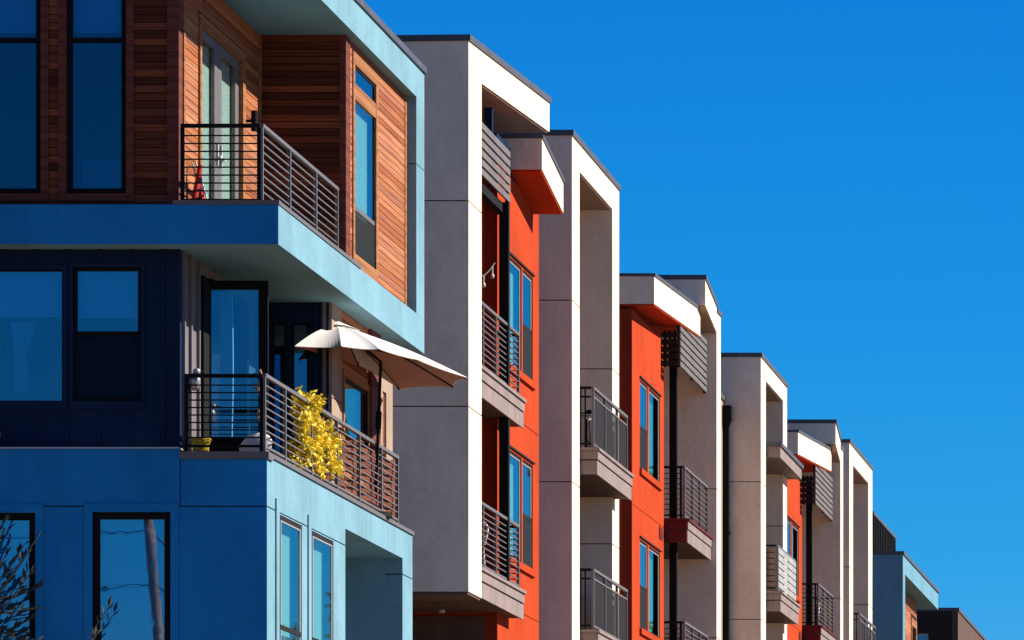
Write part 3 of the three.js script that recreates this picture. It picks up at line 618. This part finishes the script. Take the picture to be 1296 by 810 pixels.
function pottedPlant(label, px, d, py0, h, w, n, potR) {
  const base = at(px, py0, d); base.y = 8.94;
  const t = thing('potted_plant', label, 'plant', base, 'yellow potted plants on the lower balcony');
  mk('pot', new THREE.LatheGeometry([[0, 0], [potR * .68, 0], [potR * .95, potR * 1.5], [potR * 1.08, potR * 1.5], [potR * 1.08, potR * 1.75], [potR * .96, potR * 1.75], [potR * .9, potR * 1.6], [0, potR * 1.55]].map(q => new THREE.Vector2(...q)), 24).translate(base.x, base.y, base.z), std(.28, .06, .027, .8, { map: grimeMap }), t);
  const stems = [], A = [], B = [];
  for (let k = 0; k < 40; k++) {
    const ph = rr(0, 6.28), r = Math.sqrt(rnd()) * w, hh = h * rr(-.28, 1) * (1 - .2 * r / w), tip = base.clone().add(new THREE.Vector3(Math.cos(ph) * r * .5 + .04, potR * 1.6 + hh, Math.sin(ph) * r * 2.2));
    const root = base.clone().add(new THREE.Vector3(0, potR * 1.5, 0)), midp = root.clone().lerp(tip, .55); midp.y += .12;
    stems.push(tube([root, midp, tip], .006, 4, 8));
    const curve = new THREE.CatmullRomCurve3([root, midp, tip]);
    for (let m = 0; m < n / 40; m++) {
      const c = curve.getPoint(rr(.3, 1)); c.add(new THREE.Vector3(rr(-.06, .06), rr(-.07, .06), rr(-.14, .14)));
      (rnd() < .87 ? A : B).push([c, new THREE.Vector3(rr(-.6, 1), rr(-.9, .6), rr(-1, 1))]);
    }
  }
  mk('stems', stems, std(.12, .10, .03), t);
  mk('foliage', leaves(A, .075), leafMat(.80, .585, .011), t);
  mk('foliage', leaves(B, .07), leafMat(.22, .24, .014), t);
}
pottedPlant('tall yellow leaved plant in terracotta pot behind the balcony railing', 380, 66.2, 590, 1.12, .52, 5600, .14);
pottedPlant('shorter yellow leaved plant in terracotta pot next to the reed mat', 405, 67.45, 600, .86, .48, 4800, .14);
{ // reed mat tied inside the railing
  const d0 = dF(-.13, 428), d1 = dF(-.13, 500), base = pt(-.13, 8.95, (d0 + d1) / 2), pos = [], uv = [], N = 40, R = 12;
  const q = (i, j) => pt(-.13 + .018 * Math.sin(i * .7) + .012 * Math.sin(j * .9 + i * .3), 8.99 + (.86 + .03 * Math.sin(i * .5)) * j / R, d0 + (d1 - d0) * i / N);
  for (let i = 0; i < N; i++) for (let j = 0; j < R; j++) for (const [x, y] of [[0, 0], [1, 0], [1, 1], [0, 0], [1, 1], [0, 1]]) { const v = q(i + x, j + y); pos.push(v.x, v.y, v.z); uv.push((i + x) * .1, (j + y) * .06); }
  tag(mk('reed_mat', geo(pos, uv), std(.17, .06, .035, .95, { map: woodMap, side: THREE.DoubleSide })), 'brown reed mat lining the lower balcony railing beneath the parasol', 'mat');
}
{ // clutter on the lower balcony
  const d = 63.35, c = pt(pL(d, 254), 8.97, d);
  const t = thing('storage_tub', 'yellow plastic tub on the corner of the lower balcony', 'tub', c);
  const tub = new THREE.CylinderGeometry(.16, .13, .13, 4, 1).rotateY(Math.PI / 4).translate(c.x, c.y + .075, c.z);
  mk('bin', tub, std(.42, .28, .01, .45), t);
  mk('lid', new THREE.CylinderGeometry(.175, .175, .025, 4, 1).rotateY(Math.PI / 4).translate(c.x, c.y + .155, c.z), std(.40, .26, .01, .45), t);
  const b = at(246, 478, 63.12), g = thing('garden_ornament', 'small silvery bird ornament hung on the corner of the lower railing', 'ornament', b);
  mk('body', [new THREE.SphereGeometry(.075, 14, 10).scale(1, 1.5, .8).translate(b.x, b.y - .05, b.z), new THREE.SphereGeometry(.05, 12, 9).translate(b.x + .03, b.y + .07, b.z)], std(.35, .33, .33, .3, { metalness: .5 }), g);
  mk('beak', new THREE.ConeGeometry(.018, .06, 8).rotateZ(-Math.PI / 2).translate(b.x + .1, b.y + .07, b.z), M.dark, g);
  mk('hook', tube([new THREE.Vector3(b.x, b.y, b.z), new THREE.Vector3(b.x - .06, b.y - .1, b.z + .02), new THREE.Vector3(b.x - .05, b.y - .2, b.z)], .012), M.black, g);
  const q = pt(-.35, 8.94, 64.0), s = thing('folded_cushion', 'pale grey cushion leaning inside the railing near the corner', 'cushion', q);
  mk('cover', new THREE.SphereGeometry(.2, 16, 12).scale(1.1, .8, .45).rotateZ(.5).translate(q.x, q.y + .17, q.z), std(.45, .42, .42, .95), s);
  const r = [], r0 = at(329, 468, 63.2); for (let k = 0; k < 9; k++) r.push(new THREE.Vector3(r0.x + .02 * Math.sin(k * 1.7), r0.y - k * .085, r0.z + .02 * Math.cos(k)));
  tag(mk('hanging_cord', tube(r, .016, 6, 40), std(.55, .25, .14, .8)), 'orange cord hanging from the corner post of the lower balcony', 'cord');
}
{ // red folding chair on the upper balcony
  const c = pt(-.93, 11.96, 63.5), t = thing('folded_chair', 'red folded garden chair leaning on the upper balcony wall', 'chair', c), m = std(.32, .03, .025, .8);
  const P = (x, y, z) => new THREE.Vector3(c.x + x, c.y + y, c.z + z);
  mk('seat_fabric', [bar(P(-.08, .06, .05), P(.0, .58, -.05), .045, .03, 8), bar(P(.02, .02, .0), P(-.02, .45, -.1), .055, .035, 8)], m, t);
  mk('frame', [bar(P(.13, 0, .06), P(-.06, .62, -.08), .012), bar(P(.06, 0, -.2), P(-.1, .6, .0), .012), bar(P(-.08, .3, .0), P(.1, .26, -.04), .01)], M.alu, t);
}
function bicycle(label, p, y, d, m) {                                  // stands along the street
  const o = pt(p, y, d), t = thing('bicycle', label, 'bicycle', o, 'bicycles on balconies');
  const P = (a, h, s = 0) => pt(p + s, y + h, d + a), ax = pt(1, 0, 0).sub(pt(0, 0, 0));
  for (const a of [-.5, .5]) {
    const w = part('wheel', t);
    mk('tyre', ringAt(P(a, .34), .32, .02, ax), M.black, w); mk('rim', ringAt(P(a, .34), .295, .008, ax), M.alu, w);
    const sp = []; for (let k = 0; k < 12; k++) { const q = k * Math.PI / 6; sp.push(bar(P(a, .34), P(a + .29 * Math.cos(q), .34 + .29 * Math.sin(q)), .003, .003, 3)); }
    mk('spokes', sp, M.alu, w);
  }
  mk('frame', [bar(P(-.5, .34), P(-.05, .3), .014), bar(P(-.05, .3), P(-.18, .78), .017), bar(P(-.05, .3), P(.32, .68), .018), bar(P(-.16, .72), P(.31, .76), .016), bar(P(-.5, .34), P(-.16, .72), .012), bar(P(.5, .34), P(.3, .84), .016)], m, t);
  mk('handlebar', [bar(P(.31, .88, -.26), P(.31, .88, .26), .013), bar(P(.3, .8), P(.31, .89), .016)], M.black, t);
  mk('saddle', new THREE.SphereGeometry(.11, 12, 8).scale(.55, .35, 1.2).translate(...P(-.19, .84).toArray()), M.black, t);
  mk('crank', [ringAt(P(-.05, .3), .09, .01, ax, 16), bar(P(-.05, .3, .05), P(.06, .16, .05), .01)], M.black, t);
}
bicycle('bicycle standing behind the dark mesh railing of the tall portal frame house', -.12, 11.98, 90.6, std(.3, .3, .3, .4));
bicycle('bicycle on the far balcony with red side boards', -.4, 12.33, 132.0, std(.5, .5, .5, .4));
function patioChair(label, p, y, d, m, turn) {
  const o = pt(p, y, d), t = thing('patio_chair', label, 'chair', o), R = (x, h, z) => new THREE.Vector3(o.x + x * Math.cos(turn) + z * Math.sin(turn), o.y + h, o.z - x * Math.sin(turn) + z * Math.cos(turn));
  mk('seat', new THREE.CylinderGeometry(.23, .22, .04, 16).translate(o.x, o.y + .44, o.z), m, t);
  mk('backrest', [tube([R(-.2, .46, -.2), R(-.22, .75, -.24), R(0, .86, -.27), R(.22, .75, -.24), R(.2, .46, -.2)], .018, 6, 20), bar(R(0, .46, -.2), R(0, .86, -.27), .012)], m, t);
  for (const [x, z] of [[-.18, -.18], [.18, -.18], [-.18, .18], [.18, .18]]) mk('leg', bar(R(x, .43, z), R(x * 1.15, 0, z * 1.15), .014), m, t);
}
patioChair('orange patio chair on the upper balcony beside the white side wall', -.6, 12.09, 79.9, std(.7, .22, .05, .6), .4);
patioChair('pale metal patio chair on the balcony beneath the string lights', -.45, 9.0, 79.9, std(.6, .58, .58, .4), -.5);
{ // string lights
  const a = pt(-.45, 13.95, 79.2), b = pt(-.3, 14.1, 81.6), t = thing('string_lights', 'string of bulbs sagging above the balcony between white wall and dark post', 'string lights', a);
  const P = []; for (let k = 0; k <= 12; k++) { const v = a.clone().lerp(b, k / 12); v.y -= .32 * Math.sin(Math.PI * k / 12); P.push(v); }
  mk('cable', tube(P, .01, 5, 40), M.bronze, t);
  for (const k of [2, 5, 8, 11]) mk('bulb', [new THREE.SphereGeometry(.034, 12, 9).scale(1, 1.3, 1).translate(P[k].x, P[k].y - .15, P[k].z), bar(P[k], P[k].clone().add(new THREE.Vector3(0, -.12, 0)), .018)], std(.42, .38, .33, .3), t);
}

// ------------------------------------------------------------------ small tree in front of the aqua house
{
  const d = 62.55, base = pt(pL(d, -95), 0, d), t = thing('olive_tree', 'dark leafed tree at the foot of the shaded side wall', 'tree', base);
  const twigs = [], L = [], w = (px, py, dd) => at(px, py, dd);
  const trunkTop = w(-70, 760, d);
  mk('trunk', tube([base, base.clone().lerp(trunkTop, .5).add(new THREE.Vector3(.1, 0, 0)), trunkTop], .07, 8, 20), std(.09, .07, .05, .95), t);
  const ends = [[8, 652, 62.7], [46, 682, 62.62], [30, 690, 62.7], [40, 724, 62.55], [52, 742, 62.75], [44, 770, 62.6], [30, 800, 62.72], [48, 812, 62.55], [10, 700, 62.6], [14, 735, 62.72], [16, 770, 62.6], [20, 830, 62.7], [52, 835, 62.6], [-10, 690, 62.6], [-20, 650, 62.6], [0, 548, 62.75], [138, 768, 62.62], [124, 800, 62.72], [5, 812, 62.55], [-30, 720, 62.7], [36, 785, 62.66], [24, 752, 62.62], [6, 668, 62.68], [22, 808, 62.6]];
  for (const e of ends) {
    const tip = w(...e), s = e[0] > 100 ? w(60, 880, 62.5) : trunkTop.clone().lerp(base, rr(0, .12)), mid = s.clone().lerp(tip, .55).add(new THREE.Vector3(rr(-.06, .06), rr(-.12, .05), rr(-.04, .04)));
    const c = new THREE.CatmullRomCurve3([s, mid, tip]);
    twigs.push(new THREE.TubeGeometry(c, 12, e[0] > 100 ? .006 : .008, 5).toNonIndexed());
    const n = e[0] > 100 ? 6 : e[1] < 600 ? 6 : 15;
    for (let k = 0; k < n; k++) { const q = e[0] > 100 || e[1] < 600 ? 1 - .22 * rnd() ** 1.2 : 1 - .8 * rnd() ** 1.4, v = c.getPoint(q), dir = c.getTangent(q).add(new THREE.Vector3(rr(-.8, .8), rr(-.2, .8), rr(-.5, .5))); L.push([v, dir]); }
  }
  mk('branches', twigs, std(.07, .055, .04, .95), t);
  mk('foliage', leaves(L, .135, .6), leafMat(.010, .016, .007), t);
}

// ------------------------------------------------------------------ across the street and behind the camera: what the panes mirror
function streetTree(label, x, z, h, r) {
  const base = new THREE.Vector3(x, -.15, z), t = thing('street_tree', label, 'tree', base, 'trees across the street'), limbs = [], L = [];
  mk('trunk', bar(base, base.clone().add(new THREE.Vector3(.1, h * .5, 0)), .24, .15, 10), std(.10, .08, .06, .95), t);
  for (let k = 0; k < 22; k++) {
    const ph = rr(0, 6.28), cc = new THREE.Vector3(x + Math.cos(ph) * r * rr(.1, .8), h * rr(.45, .95), z + Math.sin(ph) * r * rr(.1, .8));
    limbs.push(bar(new THREE.Vector3(x + .08, h * rr(.3, .48), z), cc, .07, .02, 5));
    for (let m = 0; m < 220; m++) L.push([cc.clone().add(new THREE.Vector3(rr(-1, 1), rr(-1, 1), rr(-1, 1)).normalize().multiplyScalar(r * .38 * Math.cbrt(rnd()))), new THREE.Vector3(rr(-1, 1), rr(-.5, 1), rr(-1, 1))]);
  }
  mk('limbs', limbs, std(.09, .07, .05, .95), t);
  mk('foliage', leaves(L, .30), leafMat(.20, .23, .03), t);
}
streetTree('tall green tree across the street, opposite the orange houses', 19.5, -128, 13.2, 4);
streetTree('broad green tree across the street, farther down the road', 26, -150, 14.0, 4.5);
streetTree('green tree across the street nearest the aqua house', 16.5, -112, 11.0, 3.2);
{
  const wood = std(.27, .20, .155, .9, { map: woodMap });
  const poles = [[-5.2, 0, -40, -6.22, 11.9, -40], [-34, 0, -46, -34, 11.6, -46], [-1.2, 0, 26, -1.2, 11.8, 26]];
  const lab = ['leaning wooden utility pole mirrored in the lower side window of the aqua house', 'wooden utility pole far to the side, carrying the wires past the olive tree', 'wooden utility pole behind the street view, carrying the wires onward'];
  const tops = poles.map((q, i) => {
    const a = new THREE.Vector3(q[0], q[1], q[2]), b = new THREE.Vector3(q[3], q[4], q[5]), t = thing('utility_pole', lab[i], 'utility pole', a, 'utility poles');
    mk('shaft', bar(a, b, .12, .075, 12), wood, t);
    for (const s of [.79, .865]) { const c = a.clone().lerp(b, s); mk('insulator', new THREE.CylinderGeometry(.04, .05, .12, 10).translate(c.x, c.y, c.z + .13), std(.5, .5, .5, .3), t); }
    return s => a.clone().lerp(b, s).add(new THREE.Vector3(0, 0, .15));
  });
  for (const [s, n] of [[.79, 'lower'], [.865, 'upper']]) for (const [i, j, w] of [[1, 0, 'leading away past the olive tree'], [0, 2, 'leading from the leaning pole over the viewer']]) {
    const a = tops[i](s), b = tops[j](s), P = [];
    for (let k = 0; k <= 16; k++) { const v = a.clone().lerp(b, k / 16); v.y -= .5 * Math.sin(Math.PI * k / 16); P.push(v); }
    tag(mk('overhead_wire', tube(P, .012, 5, 40), M.black), n + ' overhead wire ' + w, 'wire', 'overhead wires');
  }
}
renderer.render(scene, camera);
